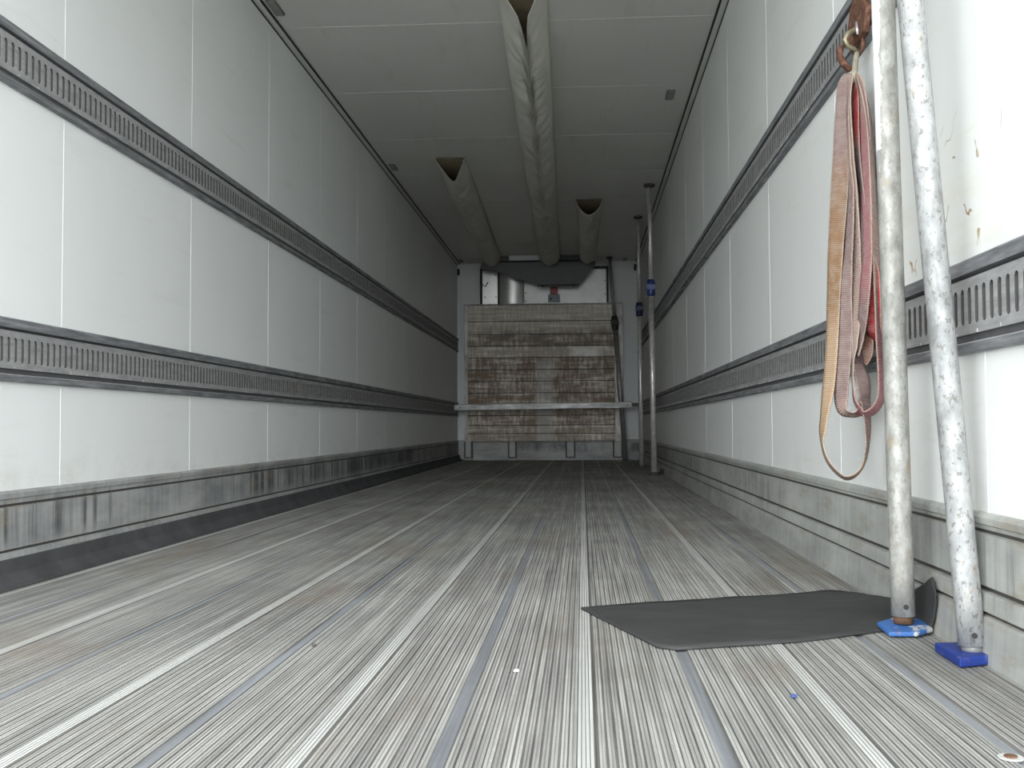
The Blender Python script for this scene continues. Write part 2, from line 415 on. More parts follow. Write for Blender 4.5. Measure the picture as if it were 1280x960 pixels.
# ------------------------------------------------------------------ fabric air ducts
def duct_mat():
    n = N('air_duct_fabric'); a = n.noise((1, .6, 1), 3, 5, .6)
    c = n.ramp(a, [(.3, (.56, .55, .49)), (.65, (.69, .68, .62))])
    n.bump(n.noise((1, 1, 1), 30, 4), .25, .004)
    return n.done(c, .6, 0, .3)
M['duct'] = duct_mat(); M['duct_in'] = plain('duct_lining', (.40, .345, .25), .7, 0, .15, 8)
M['wire'] = plain('wire', (.5, .5, .48), .4, .7)
def duct(label, y0, y1, x0, x1, w0, w1, drop, V, slit, seed, shape=1.0, tri=1.0):
    t = thing('air_duct', label, 'duct', ((x0+x1)/2, (y0+y1)/2, H), 'fabric air ducts hung under the ceiling')
    mb = MB(); nu = 28; ny = max(20, int((y1-y0)/.035)); vs = []
    for j in range(ny+1):
        tt = j/ny
        for i in range(nu+1):
            u = i/nu; c = 1-abs(2*u-1)
            cc = 1-abs(math.cos(PI*u))
            ys = y0+V*min(1, cc/shape)
            if slit and abs(u-.5) < .05: ys += slit*(1-abs(u-.5)/.05)
            y = ys+(y1-ys)*tt**1.15

            tl = (y-y0)/(y1-y0); cx = x0+(x1-x0)*tl; w = w0+(w1-w0)*tl
            a = PI*u; px = -math.cos(a)*w/2; pz = -abs(math.sin(a))**.75*drop
            # sag and wrinkles of loose cloth
            bend = noise.noise(Vector((seed, y*1.3, 0)))*.10+noise.noise(Vector((seed+4, y*3.1, 2)))*.06
            fold = abs(noise.noise(Vector((seed+9, y*5.5+abs(u-.5)*2.2, u*2.0))))
            kx = math.sin(a)
            pz *= (1+bend*1.2); pz += kx*.055*(fold-.2)
            px += noise.noise(Vector((seed+2, y*2.2, u*3)))*.010*kx
            near = max(0, 1-(y-y0)/.9)*tri; pz = pz*(1-near)+near*(-drop*min(1, cc*1.15))
            crease = math.exp(-((u-.5)/.05)**2)*.006*max(0, 1-(y-y0)/2.0); pz += crease
            vs.append((cx+px, y, H-.004+pz))
    fs = [(j*(nu+1)+i, j*(nu+1)+i+1, (j+1)*(nu+1)+i+1, (j+1)*(nu+1)+i) for j in range(ny) for i in range(nu)]
    mb.add(vs, fs, 0, True)
    slv = build('duct_sleeve', mb, M['duct'], t, solid=.003)
    n = 20; vs = []
    for j in range(n+1):
        tl = j/n; y = y0+(y1-y0)*tl; cx = x0+(x1-x0)*tl; w = w0+(w1-w0)*tl
        vs += [(cx-w/2+.004, y, H-.006), (cx+w/2-.004, y, H-.006)]
    build('duct_lining', MB().add(vs, [(2*j, 2*j+1, 2*j+3, 2*j+2) for j in range(n)]), M['duct_in'], t)
    for s in (-1, 1):
        xx = x0+s*w0/2
        build('wire_hook', MB().tube([(xx, y0+.03, H-.001), (xx, y0-.02, H-.02), (xx-s*.012, y0-.045, H-.045), (xx-s*.02, y0-.02, H-.06), (xx-s*.01, y0+.02, H-.04)], .0035, 8), M['wire'], slv)
    return t
duct('long central fabric air duct starting nearest the doors', 5.02, 13.33, -.285, -.405, .252, .27, .135, .26, .36, 3)
duct('short left fabric air duct with drooping V shaped mouth', 8.42, 13.33, -1.07, -1.15, .25, .22, .14, .27, 0, 11)
duct('short right fabric air duct with wide drooping mouth', 10.1, 13.33, .085, .09, .255, .215, .13, .12, 0, 23, .6, .4)

# ------------------------------------------------------------------ far end: cooling unit casing, chute, bulkhead board
M['sheet'] = None
def sheet():
    n = N('brushed_casing_sheet'); a = n.noise((1, 1, .5), 4, 4)
    c = n.ramp(a, [(.3, (.46, .46, .44)), (.7, (.60, .60, .57))])
    return n.done(c, .32, .75)
M['sheet'] = sheet()
YU = D-.05
t = thing('cooling_unit', 'metal cooling unit casing with black edges above the wooden board', 'cooling unit', (-.5, YU, 2.0), None)
hatch = build('side_hatch', MB().box((-1.335, YU-.015, 1.85), (-1.125, D-.002, 2.565)), M['sheet'], t, bevel=.004)
cv = [( -1.10+.33*k/10, YU-.012-.030*math.sin(PI*k/10)) for k in range(11)]
build('curved_panel', MB().add([(x, y, 1.85) for x, y in cv]+[(x, y, 2.565) for x, y in cv], [(k, k+1, k+12, k+11) for k in range(10)], 0, True), M['sheet'], t)
panel = build('access_panel', MB().box((-.768, YU-.014, 1.85), (.335, D-.002, 2.565)), plain('casing_sheet_matt', (.55, .55, .53), .45, .5, .08, 5), t, bevel=.003)
mb = MB().box((-1.365, YU-.02, 1.85), (-1.337, D-.002, 2.60)).box((-1.124, YU-.02, 1.85), (-1.102, D-.002, 2.60)).box((.337, YU-.02, 1.85), (.362, D-.002, 2.60)).box((-1.365, YU-.02, 2.567), (.362, D-.002, 2.600))
build('gasket', mb, M['seal'], t)
for x, z in ((-.745, 2.42), (-.745, 2.25), (-.745, 2.14), (.315, 2.40), (.315, 2.22), (-1.30, 2.2), (-1.15, 2.2), (-1.16, 2.5)):
    build('screw', MB().tube([(x, YU-.022, z), (x, YU-.010, z)], .009, 8), M['seal'], hatch if x < -1 else panel)
build('latch', MB().tube([(-1.35, YU-.02, 2.36), (-1.33, YU-.05, 2.37), (-1.29, YU-.04, 2.34), (-1.26, YU-.03, 2.40)], .007, 6), M['rail_dark'], hatch)

t = thing('thermostat_box', 'small red and grey box on the cooling unit below the chute', 'control box', (-.355, YU-.016, 2.2), None)
build('red_cover', MB().box((-.415, YU-.05, 2.225), (-.315, YU-.016, 2.322)), plain('red_plastic', (.30, .03, .03), .4), t, bevel=.006)
gbx = build('grey_box', MB().box((-.445, YU-.06, 2.118), (-.285, YU-.016, 2.222)), plain('grey_box', (.27, .29, .31), .5), t, bevel=.006)
build('gland', MB().tube([(-.41, YU-.068, 2.16), (-.41, YU-.059, 2.16)], .014, 10), M['seal'], gbx)

M['chute'] = plain('grey_chute_plastic', (.14, .143, .14), .6, 0, .06, 3)
t = thing('air_chute', 'dark grey tapered air chute under the ceiling at the far end', 'air chute', (-.4, 13.6, H), None)
front = [(-1.30, 2.60), (-1.33, 2.52), (-1.09, 2.476), (-.57, 2.30), (-.03, 2.30), (.15, 2.515), (.19, 2.60)]
fy = 13.5; mb = MB()
n = len(front)
back_ = [(x, 13.895, z+.05 if 0 < i < n-1 else z) for i, (x, z) in enumerate(front)]
mb.add([(x, fy, z) for x, z in front]+back_, [tuple(range(n)), tuple(reversed(range(n, 2*n)))]+[(i, (i+1) % n, n+(i+1) % n, n+i) for i in range(n)])
chb = build('chute_body', mb, M['chute'], t)
build('chute_lip', MB().box((-.57, fy-.012, 2.286), (-.03, fy+.03, 2.299)), M['seal'], chb, bevel=.003)
build('chute_collar', MB().box((-1.12, 13.40, 2.602), (.16, 13.89, H-.002)), plain('collar_dark', (.10, .10, .10), .7), t)
build('white_flange', MB().box((-.93, 13.36, 2.606), (-.50, 13.399, H-.004)), M['back'], t)
for x in (-.5, -.1):
    build('bolt', MB().tube([(x, fy+.01, 2.272), (x, fy+.01, 2.2855)], .012, 8), M['seal'], chb)

for x, lab in ((-1.665, 'black oval cap at the top left corner of the far wall'), (.725, 'black oval cap at the top right corner of the far wall')):
    tag(build('oval_cap', MB().prism(rrect(x, 2.555 if x < 0 else 2.585, .018, .045, .016), 'y', D-.02, D-.0005), M['seal'], origin=(x, D, 2.57)), lab, 'cap', 'black oval caps on the far wall')

def board_mat():
    n = N('stained_board_planks'); z = n.xyz()
    s1 = n.noise((15, 1, 3.0), 1.6, 6, .75); s2 = n.noise((1.3, 1, 3), 1.9, 6, .7, (2, 0, 5)); s3 = n.noise((.8, 1, 12), 1.5, 6, .7, (7, 0, 1))
    base = n.ramp(n.math('ADD', n.math('MULTIPLY', s1, .4), n.math('MULTIPLY', s3, .6)), [(.38, (.40, .36, .30)), (.49, (.60, .55, .47)), (.62, (.84, .80, .71))])
    g = n.math('ADD', n.math('MULTIPLY', s1, .35), n.math('ADD', n.math('MULTIPLY', s2, .40), n.math('MULTIPLY', s3, .25)))
    k = n.rng(g, .45, .60, 1, 0)
    # brown grime is heaviest across the middle boards, thinner on the top two and the bottom one
    lvl = n.math('MULTIPLY', n.rng(z[2], .72, .40, .12, .88), n.rng(z[2], -.85, -.55, .7, 1))
    c = n.mix(n.math('MULTIPLY', k, lvl), base, (.165, .105, .062))
    dk = n.math('MULTIPLY', n.rng(z[2], .34, .37), n.rng(z[2], .56, .50))
    c = n.mix(n.math('MULTIPLY', dk, n.rng(s2, .38, .55, .8, .15)), c, (.17, .155, .14))
    vx = n.math('MULTIPLY', n.rng(z[0], .28, .42), n.rng(z[0], .80, .66)); vz = n.math('MULTIPLY', n.rng(z[2], .20, .23), n.rng(z[2], .36, .33))
    c = n.mix(n.math('MULTIPLY', n.math('MULTIPLY', vx, vz), n.rng(s2, .35, .55, .35, .95)), c, (.92, .93, .90))
    vb = n.math('MULTIPLY', n.rng(z[2], .18, .24), n.rng(z[2], .38, .32)); c = n.mix(n.math('MULTIPLY', vb, .35), c, (.78, .74, .66))
    vc = n.math('MULTIPLY', n.math('MULTIPLY', n.rng(z[0], -.13, -.08), n.rng(z[0], .15, .10)), n.rng(z[2], .22, .12))
    c = n.mix(n.math('MULTIPLY', vc, .40), c, (.62, .63, .60))
    n.bump(s1, .3, .004)
    return n.done(c, .6, .05, .4)
M['board'] = board_mat()
YB = D-.20
pz = [.255, .36, .47, .60, .735, .90, 1.055, 1.21, 1.37, 1.525, 1.68, 1.855, 2.075]
t = thing('bulkhead_board', 'tall stained plank board standing against the far wall', 'board', (-.505, YB, 1.165), None)
x0, x1 = -1.52, .43
mb = MB()
for i in range(len(pz)-1):
    a, b = pz[i], pz[i+1]; e = .0055
    mb.prism([(YB, a+e), (YB, b-e), (YB+.006, b-e), (YB+.03, b-e), (YB+.03, a+e), (YB+.006, a+e)], 'x', x0, x1)
mb.box((x0, YB+.004, pz[0]+.01), (x1, YB+.028, pz[-1]-.01), 1)
build('planks', mb, [M['board'], M['gap']], t)
M['frame'] = alu('board_edge_metal', (.20, .19, .17), (.36, .35, .33), (.52, .51, .49), (4, 1, 2), .5, .4, 3)
build('side_rail', MB().box((-1.565, YB-.008, .255), (-1.521, YB+.035, 2.075)), M['frame'], t, bevel=.003)
build('side_rail', MB().box((.431, YB-.008, .255), (.545, YB+.035, 2.075)).box((.460, YB-.014, .9), (.475, YB-.007, 2.0)), M['frame'], t, bevel=.003)
build('top_rail', MB().box((-1.565, YB-.012, 2.076), (.545, YB+.035, 2.092)), M['frame'], t, bevel=.003)
lm = plain('dark_leg_metal', (.06, .06, .06), .6, .2)
lg = plain('grey_leg_web', (.36, .36, .34), .6, .2)
for a, b in ((-1.575, -1.465), (-.99, -.875), (-.225, -.095), (.40, .53)):
    mb = MB().box((a, YB+.005, .035), (a+.020, YB+.06, .254)).box((b-.020, YB+.005, .035), (b, YB+.06, .254)).box((a+.020, YB+.005, .035), (b-.020, YB+.06, .05)).box((a+.020, YB+.015, .05), (b-.020, YB+.05, .254), 1).box((a+.02, YB+.07, 0), (b-.02, YB+.10, .2), 1)
    build('leg', mb, [lm, lg], t)

# cargo bar across the far end in the lower rails
t = thing('cargo_bar', 'long metal cargo bar spanning the lower rails in front of the board', 'bar', (-.5, 13.45, .70), None)
lb, rb = P(568, 509.5, 13.45), P(790, 506, 13.45)
dirv = (rb-lb).normalized()
def barbox(a, b, hy, hz, zo=0):
    mb = MB(); vs = []
    for p in (a, b):
        for sy, sz in ((-1, -1), (1, -1), (1, 1), (-1, 1)): vs.append((p.x, p.y+sy*hy, p.z+sz*hz+zo))
    return mb.add(vs, [(0, 3, 2, 1), (4, 5, 6, 7), (0, 1, 5, 4), (1, 2, 6, 5), (2, 3, 7, 6), (3, 0, 4, 7)])
bmt = alu('bar_aluminium', (.20, .20, .19), (.31, .31, .30), (.42, .42, .40), (2, 1, 6), .45, .5, 3)
beam = build('beam', barbox(lb, rb, .025, .040), bmt, t, bevel=.006)
build('beam_ridge', barbox(lb+dirv*.05+Vector((0, -.028, 0)), rb-dirv*.1+Vector((0, -.028, 0)), .004, .008, .012), bmt, beam)
build('inner_bar', barbox(rb, Vector((XR-.02, 13.45, rb.z+.002)), .018, .022), M['rail_dark'], t, bevel=.003)
build('end_plug', barbox(Vector((XL+.018, 13.45, lb.z)), lb, .020, .025), M['rail_dark'], t, bevel=.003)
build('screw', MB().tube([(lb.x+.08, 13.415, lb.z), (lb.x+.08, 13.426, lb.z)], .010, 8), M['seal'], beam)
build('screw', MB().tube([(rb.x-.06, 13.415, rb.z), (rb.x-.06, 13.426, rb.z)], .010, 8), M['seal'], beam)

# ------------------------------------------------------------------ support poles at the rear
def galv(name, lo, mid, hi, paint=None, rough=.4, metal=.55, spots=.5):
    n = N(name); a = n.noise((1, 1, .5), 35, 5, .65); b = n.noise((1, 1, .35), 5, 5, .6, (3, 1, 2))
    f = n.math('ADD', n.math('MULTIPLY', a, .55), n.math('MULTIPLY', b, .45))
    c = n.ramp(f, [(.36, lo), (.5, mid), (.62, hi)])
    sp_ = n.noise((1, 1, .7), 110, 3, .6, (7, 7, 1)); c = n.mix(n.rng(sp_, .57, .64, 0, spots*.7), c, (.13, .115, .10))
    st = n.noise((1, 1, .8), 22, 4, .6, (1, 3, 8)); c = n.mix(n.rng(st, .62, .72, 0, .55), c, (.32, .24, .16))
    if paint:
        x = n.xyz(); e = n.noise((1, 1, 1), 28, 4, .6, (2, 2, 2))
        k = n.math('MULTIPLY', n.rng(n.math('ADD', x[0], n.math('MULTIPLY', e, .02)), paint[0]+.001, paint[0]-.001), n.rng(n.math('ADD', x[2], n.math('MULTIPLY', e, .25)), paint[1]-.004, paint[1]+.004))
        c = n.mix(k, c, (.86, .87, .86))
    n.bump(a, .15, .001)
    return n.done(c, n.rng(a, .3, .7, rough+.12, rough-.06), metal)
M['pole'] = galv('galvanised_tube', (.30, .30, .285), (.46, .455, .44), (.62, .62, .60))
M['pole_far'] = galv('galvanised_tube_dull', (.42, .41, .385), (.58, .57, .54), (.74, .73, .70), spots=.3)
def tele_pole(label, foot, top, zc, collar_mat, r1=.027, r2=.021, pad=.045, crad=.038, ch=.075, group=None, padz=.02, cap=True, m1=None):
    t = thing('support_pole', label, 'pole', foot, group)
    f, tp = Vector(foot), Vector(top); d = (tp-f).normalized(); L = (tp-f).length
    k = (zc-f.z)/(tp.z-f.z)
    at = lambda s: f+d*(L*s)
    zz = lambda z: f+(tp-f)*((z-f.z)/(tp.z-f.z))
    m1 = m1 or M['pole_far']
    build('lower_tube', MB().tube([zz(f.z+padz), zz(zc)], r1, 20), m1, t)
    build('upper_tube', MB().tube([zz(zc), zz(tp.z-.02)], r2, 20), m1, t)
    cc = zz(zc)
    colr = build('collar', MB().tube([zz(zc-ch), zz(zc-ch*.8), zz(zc+ch*.5), zz(zc+ch)], [crad*.85, crad, crad, crad*.8], 16), collar_mat, t)
    build('clamp_lever', MB().box((cc.x-crad*1.2, cc.y-crad*1.3, zc-.02), (cc.x+crad*1.2, cc.y-crad*.9, zc+.03)), collar_mat, colr, bevel=.003)
    build('foot_pad', MB().tube([(f.x, f.y, 0.001), (f.x, f.y, padz*.7), (f.x, f.y, padz+.012)], [pad, pad, r1+.004], 20), M['rubber'], t)
    if cap: build('top_pad', MB().tube([(tp.x, tp.y, tp.z-.032), (tp.x, tp.y, tp.z-.018), (tp.x, tp.y, tp.z-.001)], [r2+.003, pad*1.15, pad*1.15], 20), M['rubber'], t)
    return t
bl = plain('blue_collar_plastic', (.012, .035, .16), .4); bd = plain('dark_blue_collar', (.008, .012, .045), .5)
tele_pole('nearer rear support pole with bright blue collar, by right wall', (.648, 9.55, 0), (.630, 9.55, H), 1.715, bl, group='telescopic poles standing by the right wall')
tele_pole('farther rear support pole with dark navy collar, by right wall', (.628, 11.2, 0), (.605, 11.0, H), 1.69, bd, r1=.024, r2=.020, pad=.040, group='telescopic poles standing by the right wall')
pf, pt = P(782, 573, 13.60), P(762, 322, 13.60)
tele_pole('slanted support pole with black collar leaning before the plank board', (pf.x, 13.62, 0), (pt.x, 13.62, H), 1.80, M['seal'], r1=.030, r2=.022, pad=.036, crad=.044, ch=.09, m1=galv('dull_grey_tube', (.20, .20, .19), (.30, .295, .285), (.42, .41, .395)))

# four-stud floor fitting by the nearer rear pole
t = thing('floor_fitting', 'small dark fitting with four studs on the floor beside the rear poles', 'fitting', (.70, 9.66, 0), None)
fx, fyy = P(832, 592, 9.75).x, 9.75
t.location = (fx, fyy, 0); BASE[t.name] = Vector((fx, fyy, 0))
build('base_plate', MB().prism(rrect(fx, 9.80, .055, .16, .015), 'z', .0008, .010), lm, t)
for sx in (-.026, .026):
    for sy in (-.09, .09):
        build('stud', MB().tube([(fx+sx, 9.80+sy, .010), (fx+sx, 9.80+sy, .040), (fx+sx, 9.80+sy, .050)], [.018, .018, .008], 12), M['seal'], t)

# ------------------------------------------------------------------ foreground poles
def near_pole(label, foot, top, r, pm_, pad_poly, pad_mat, tilt, coll):
    t = thing('brace_pole', label, 'pole', (foot[0], foot[1], 0), 'galvanised brace poles in the foreground')
    f, tp = Vector(foot), Vector(top)
    n = 24; pts = [f.lerp(tp, k/n) for k in range(n+1)]
    build('tube', MB().tube(pts, r, 40), pm_, t)
    d = (tp-f).normalized()
    build('foot_plug', MB().tube([f-d*.016, f+d*.004], r*.80, 24), coll, t)
    zt = lambda x, y: .004+tilt[0]*(x-f.x)+tilt[1]*(y-f.y)
    vs = [(x, y, zt(x, y)+tilt[2]) for x, y in pad_poly]+[(x, y, zt(x, y)+tilt[2]+tilt[3]) for x, y in pad_poly]; k = len(pad_poly)
    build('foot_plate', MB().add(vs, [tuple(reversed(range(k))), tuple(range(k, 2*k))]+[(i, (i+1) % k, k+(i+1) % k, k+i) for i in range(k)]), pad_mat, t, bevel=.003)
    # pin hole near the foot
    hp = f+d*.022; v = (Vector((0, 0, .45))-hp); v.z = 0; v = (v.normalized()+Vector((.25, 0, 0))).normalized()
    build('pin', MB().tube([hp+v*(r-.003), hp+v*(r+.0015)], .0055, 12), M['seal'], t)
    build('top_pad', MB().tube([tp-d*.002, (tp.x, tp.y, H-.02), (tp.x, tp.y, H-.001)], [r*1.05, r*1.7, r*1.7], 24), M['rubber'], t)
    return t
def pad_blue(name, c, worn):
    n = N(name); a = n.noise(sc=28, detail=5); b = n.noise(sc=45, detail=3, loc=(2, 2, 2))
    cc = n.mix(n.rng(a, .55, .62, 0, worn), c, (.50, .50, .47)); cc = n.mix(n.rng(b, .62, .70, 0, worn), cc, (.28, .15, .08))
    return n.done(cc, .5)
p1 = galv('near_pole_galvanised', (.17, .168, .15), (.30, .295, .27), (.44, .435, .41), (-.024, 1.16), .52, .25)
p2 = galv('near_pole_speckled', (.20, .205, .20), (.35, .355, .35), (.50, .505, .495), None, .52, .25, .9)
rust = plain('rusty_plug', (.12, .06, .03), .8, .1, .4, 50)
near_pole('near pole on a worn pale blue foot at the edge of the rubber mat', (.692, 2.33, .036), (.655, 2.31, H-.03), .0250, p1,
          [(.640, 2.345), (.642, 2.262), (.700, 2.262), (.745, 2.30), (.742, 2.375), (.700, 2.40)], pad_blue('worn_blue_foot', (.035, .12, .34), .9), (.0, .07, .004, .010), rust)
near_pole('nearest leaning pole with clean dark blue square foot', (.7375, 2.055, .030), (.590, 2.17, H-.03), .0250, p2,
          [(.690, 2.125), (.690, 1.985), (.772, 2.020), (.775, 2.140)], pad_blue('blue_foot', (.008, .03, .20), .12), (0, 0, -.002, .018), plain('pad_collar', (.22, .22, .21), .5, .3))

# ------------------------------------------------------------------ rubber mat curling up the wall
edge_far = [(-.008, 2.590), (.12, 2.655), (.347, 2.745), (.50, 2.80), (.60, 2.85), (.66, 2.88), (.700, 2.80), (.728, 2.67), (.742, 2.525), (.748, 2.40), (.749, 2.31)]
edge_near = [(-.004, 2.570), (.159, 2.108), (.443, 2.205), (.58, 2.285), (.64, 2.322), (.68, 2.330), (.710, 2.325), (.730, 2.318), (.742, 2.308), (.747, 2.295), (.748, 2.285)]
zs_far = [.003, .003, .003, .003, .003, .004, .012, .024, .042, .085, .122]
zs_near = [.003, .003, .003, .003, .003, .003, .003, .004, .012, .040, .090]
def cr(pts, t):
    n = len(pts)-1; f = min(t*n, n-1e-6); i = int(f); u = f-i
    p = [Vector(pts[max(0, min(n, i+k))]) for k in (-1, 0, 1, 2)]
    return .5*((2*p[1])+(-p[0]+p[2])*u+(2*p[0]-5*p[1]+4*p[2]-p[3])*u*u+(-p[0]+3*p[1]-3*p[2]+p[3])*u**3)
EF = [(a[0], a[1], b) for a, b in zip(edge_far, zs_far)]; EN = [(a[0], a[1], b) for a, b in zip(edge_near, zs_near)]
def pl(pts, t):
    n = len(pts)-1; f = min(t*n, n-1e-6); i = int(f); return Vector(pts[i]).lerp(Vector(pts[i+1]), f-i)
nu, nv = 64, 14; vs = []
for i in range(nu+1):
    u = i/nu; a = pl(EF, u) if u < .3 else cr(EF, u); b = pl(EN, u) if u < .3 else cr(EN, u)
    for j in range(nv+1):
        p = a.lerp(b, j/nv); edge = 1 if (j in (0, nv)) else 0
        p.z = max(.0028, p.z+.0015*noise.noise(p*9)); p.x += edge*.002*noise.noise(p*60); p.y += edge*.003*noise.noise(p*45)
        vs.append(tuple(p))
mb = MB().add(vs, [(i*(nv+1)+j, i*(nv+1)+j+1, (i+1)*(nv+1)+j+1, (i+1)*(nv+1)+j) for i in range(nu) for j in range(nv)], 0, True)
tag(build('rubber_mat', mb, M['mat'], solid=.004, origin=(.38, 2.45, 0)), 'black rubber mat lying on the floor and curling up the right wall', 'mat')

# ------------------------------------------------------------------ strap hanger and straps
rustm = N('rusty_iron'); a_ = rustm.noise(sc=60, detail=5)
M['rust'] = rustm.done(rustm.ramp(a_, [(.32, (.05, .028, .02)), (.5, (.14, .062, .038)), (.68, (.26, .14, .09))]), .75, .3)
worn = plain('worn_brass_edge', (.26, .23, .15), .4, .5, .2, 40)
t = thing('strap_hook', 'rusty hanger hook and ring clipped into the upper right rail', 'hook', (XR-.018, 2.82, 1.54), None)
def Ppts(l): return [P(*q) for q in l]
build('bracket', MB().prism([(2.92, 1.50), (2.87, 1.595), (2.81, 1.612), (2.75, 1.595), (2.71, 1.53), (2.74, 1.48), (2.85, 1.475)], 'x', XR-.034, XR-.0175), M['rust'], t, bevel=.003)
build('snap_hook', MB().tube(Ppts([(1073, 22, 2.83), (1075, 33, 2.80), (1069, 37, 2.78), (1060, 42, 2.77), (1056, 50, 2.77), (1060, 58, 2.77), (1067, 61, 2.78), (1072, 66, 2.79), (1070, 70, 2.79)]), [.006, .0065, .007, .0075, .0075, .007, .0065, .006, .005], 12), worn, t)
build('ring', MB().tube(Ppts([(1074, 38, 2.79), (1079, 50, 2.79), (1078, 62, 2.79), (1072, 71, 2.79), (1066, 64, 2.80), (1063, 52, 2.81), (1067, 41, 2.80)]), .0062, 10, closed=True), M['rust'], t)
build('lower_hook', MB().tube(Ppts([(1054, 57, 2.77), (1049, 63, 2.76), (1050, 72, 2.76), (1055, 80, 2.76), (1061, 87, 2.77), (1067, 84, 2.78), (1070, 76, 2.79)]), [.006, .008, .009, .0095, .008, .006, .005], 12), M['rust'], t)
build('shackle_bolt', MB().tube(Ppts([(1071, 28, 2.78), (1072, 42, 2.77)]), .004, 10), plain('shiny_bolt', (.8, .8, .82), .25, .8), t)
build('neck', MB().tube(Ppts([(1071, 66, 2.78), (1069, 80, 2.77), (1068, 95, 2.765), (1066, 104, 2.765)]), [.006, .008, .008, .010], 12), plain('neck_cloth', (.30, .27, .20), .8, 0, .3, 40), t)

def web_mat():
    n = N('webbing'); vc = n.new('ShaderNodeVertexColor'); vc.layer_name = 'dye'
    a = n.noise((1, 1, 1), 40, 4, .6); c = n.mix(n.rng(a, .35, .7, 0, .35), vc.outputs[0], (.40, .35, .30))
    uv = n.new('ShaderNodeUVMap'); mp = n.new('ShaderNodeSeparateXYZ'); n.link(uv.outputs[0], mp.inputs[0])
    rib = n.math('SINE', n.math('MULTIPLY', mp.outputs[1], 2*PI/.0055))
    ribc = n.rng(rib, -1, .4, .45, 0)
    c = n.mix(ribc, c, (.10, .07, .06))
    ed = n.rng(n.math('ABSOLUTE', n.math('SUBTRACT', mp.outputs[0], .5)), .42, .46, 0, .45)
    c = n.mix(ed, c, (.48, .41, .32))
    n.bump(rib, .6, .001)
    return n.done(c, .85, 0, .2)
M['web'] = web_mat()
TAN, MAU, PNK, RED, LPK, GRY = (.25, .145, .075), (.24, .165, .155), (.36, .15, .165), (.40, .035, .04), (.38, .27, .235), (.17, .115, .125)
LTN = (.42, .28, .165)
def web(name, pts, parent, sub=10):
    """pts: (px, py, Y, width_m, angle_deg about the run, colour)"""
    P3 = [P(q[0], q[1], q[2]) for q in pts]; n = len(pts)-1
    vs = []; cols = []; uvs = []; dist = 0; last = None; N_ = n*sub
    for k in range(N_+1):
        f = min(k/sub, n-1e-6); i = int(f); u = f-i
        q = [P3[max(0, min(n, i+e))] for e in (-1, 0, 1, 2)]
        p = .5*((2*q[1])+(-q[0]+q[2])*u+(2*q[0]-5*q[1]+4*q[2]-q[3])*u*u+(-q[0]+3*q[1]-3*q[2]+q[3])*u**3)
        tg = (.5*((-q[0]+q[2])+2*(2*q[0]-5*q[1]+4*q[2]-q[3])*u+3*(-q[0]+3*q[1]-3*q[2]+q[3])*u*u)).normalized()
        us = u*u*(3-2*u)
        W = pts[i][3]*(1-us)+pts[i+1][3]*us; A = math.radians(pts[i][4]*(1-us)+pts[i+1][4]*us)
        c = [pts[i][5][e]*(1-us)+pts[i+1][5][e]*us for e in range(3)]
        view = (p-EYE).normalized(); side = tg.cross(view)
        side = side.normalized(); nn = tg.cross(side).normalized()
        wd = side*math.cos(A)+nn*math.sin(A)
        if last is not None: dist += (p-last).length
        last = p.copy(); wd = wd.normalized()
        for e in range(5):
            s = e/4-.5
            vs.append(p+wd*W*s); cols.append(c); uvs.append((e/4, dist))
    me = bpy.data.meshes.new(name); off = BASE[parent.name]
    fs = [(k*5+e, k*5+e+1, (k+1)*5+e+1, (k+1)*5+e) for k in range(N_) for e in range(4)]
    me.from_pydata([tuple(v-off) for v in vs], [], fs); me.materials.append(M['web'])
    ca = me.color_attributes.new('dye', 'FLOAT_COLOR', 'POINT')
    for i, c in enumerate(cols): ca.data[i].color = (*c, 1)
    uvl = me.uv_layers.new(name='UVMap')
    for lp in me.loops: uvl.data[lp.index].uv = uvs[lp.vertex_index]
    me.polygons.foreach_set('use_smooth', [True]*len(fs)); me.update()
    o = bpy.data.objects.new(name, me); C.objects.link(o); o.parent = parent
    q = o.modifiers.new('thickness', 'SOLIDIFY'); q.thickness = .0024; q.offset = 0
    return o
hb = P(1067, 92, 2.77)
t = thing('tan_strap', 'tan brown webbing strap whose long loop hangs lowest beside the near poles', 'strap', hb, 'webbing straps on the wall hook')
web('webbing', [(1060, 92, 2.775, .020, 30, MAU), (1053, 112, 2.77, .032, 30, MAU), (1052, 172, 2.765, .046, 30, MAU), (1049, 240, 2.76, .047, 20, (.24, .15, .095)), (1044.5, 313, 2.76, .047, 35, TAN),
                (1042, 370, 2.76, .047, 45, TAN), (1040, 427, 2.76, .047, 50, LTN), (1036, 480, 2.76, .046, 50, LTN), (1029, 530, 2.75, .046, 68, LTN), (1028, 556, 2.75, .046, 83, LTN),
                (1037, 580, 2.735, .046, 80, LPK), (1057, 597, 2.71, .046, 78, LPK), (1076, 587, 2.69, .046, 84, LTN), (1084, 560, 2.685, .046, 80, MAU), (1084, 524, 2.69, .046, 68, MAU),
                (1080, 490, 2.70, .046, 55, MAU), (1074, 455, 2.71, .046, 50, GRY)], t)
web('webbing', [(1074, 455, 2.71, .046, 50, GRY), (1071, 380, 2.74, .046, 50, GRY), (1070, 300, 2.76, .045, 55, GRY), (1069, 200, 2.775, .044, 55, GRY), (1068, 130, 2.78, .036, 50, GRY), (1068, 96, 2.78, .02, 40, GRY)], t)
t = thing('pink_strap', 'pink and mauve webbing strap folded in several loops on the hook', 'strap', hb+Vector((.004, -.01, 0)), 'webbing straps on the wall hook')
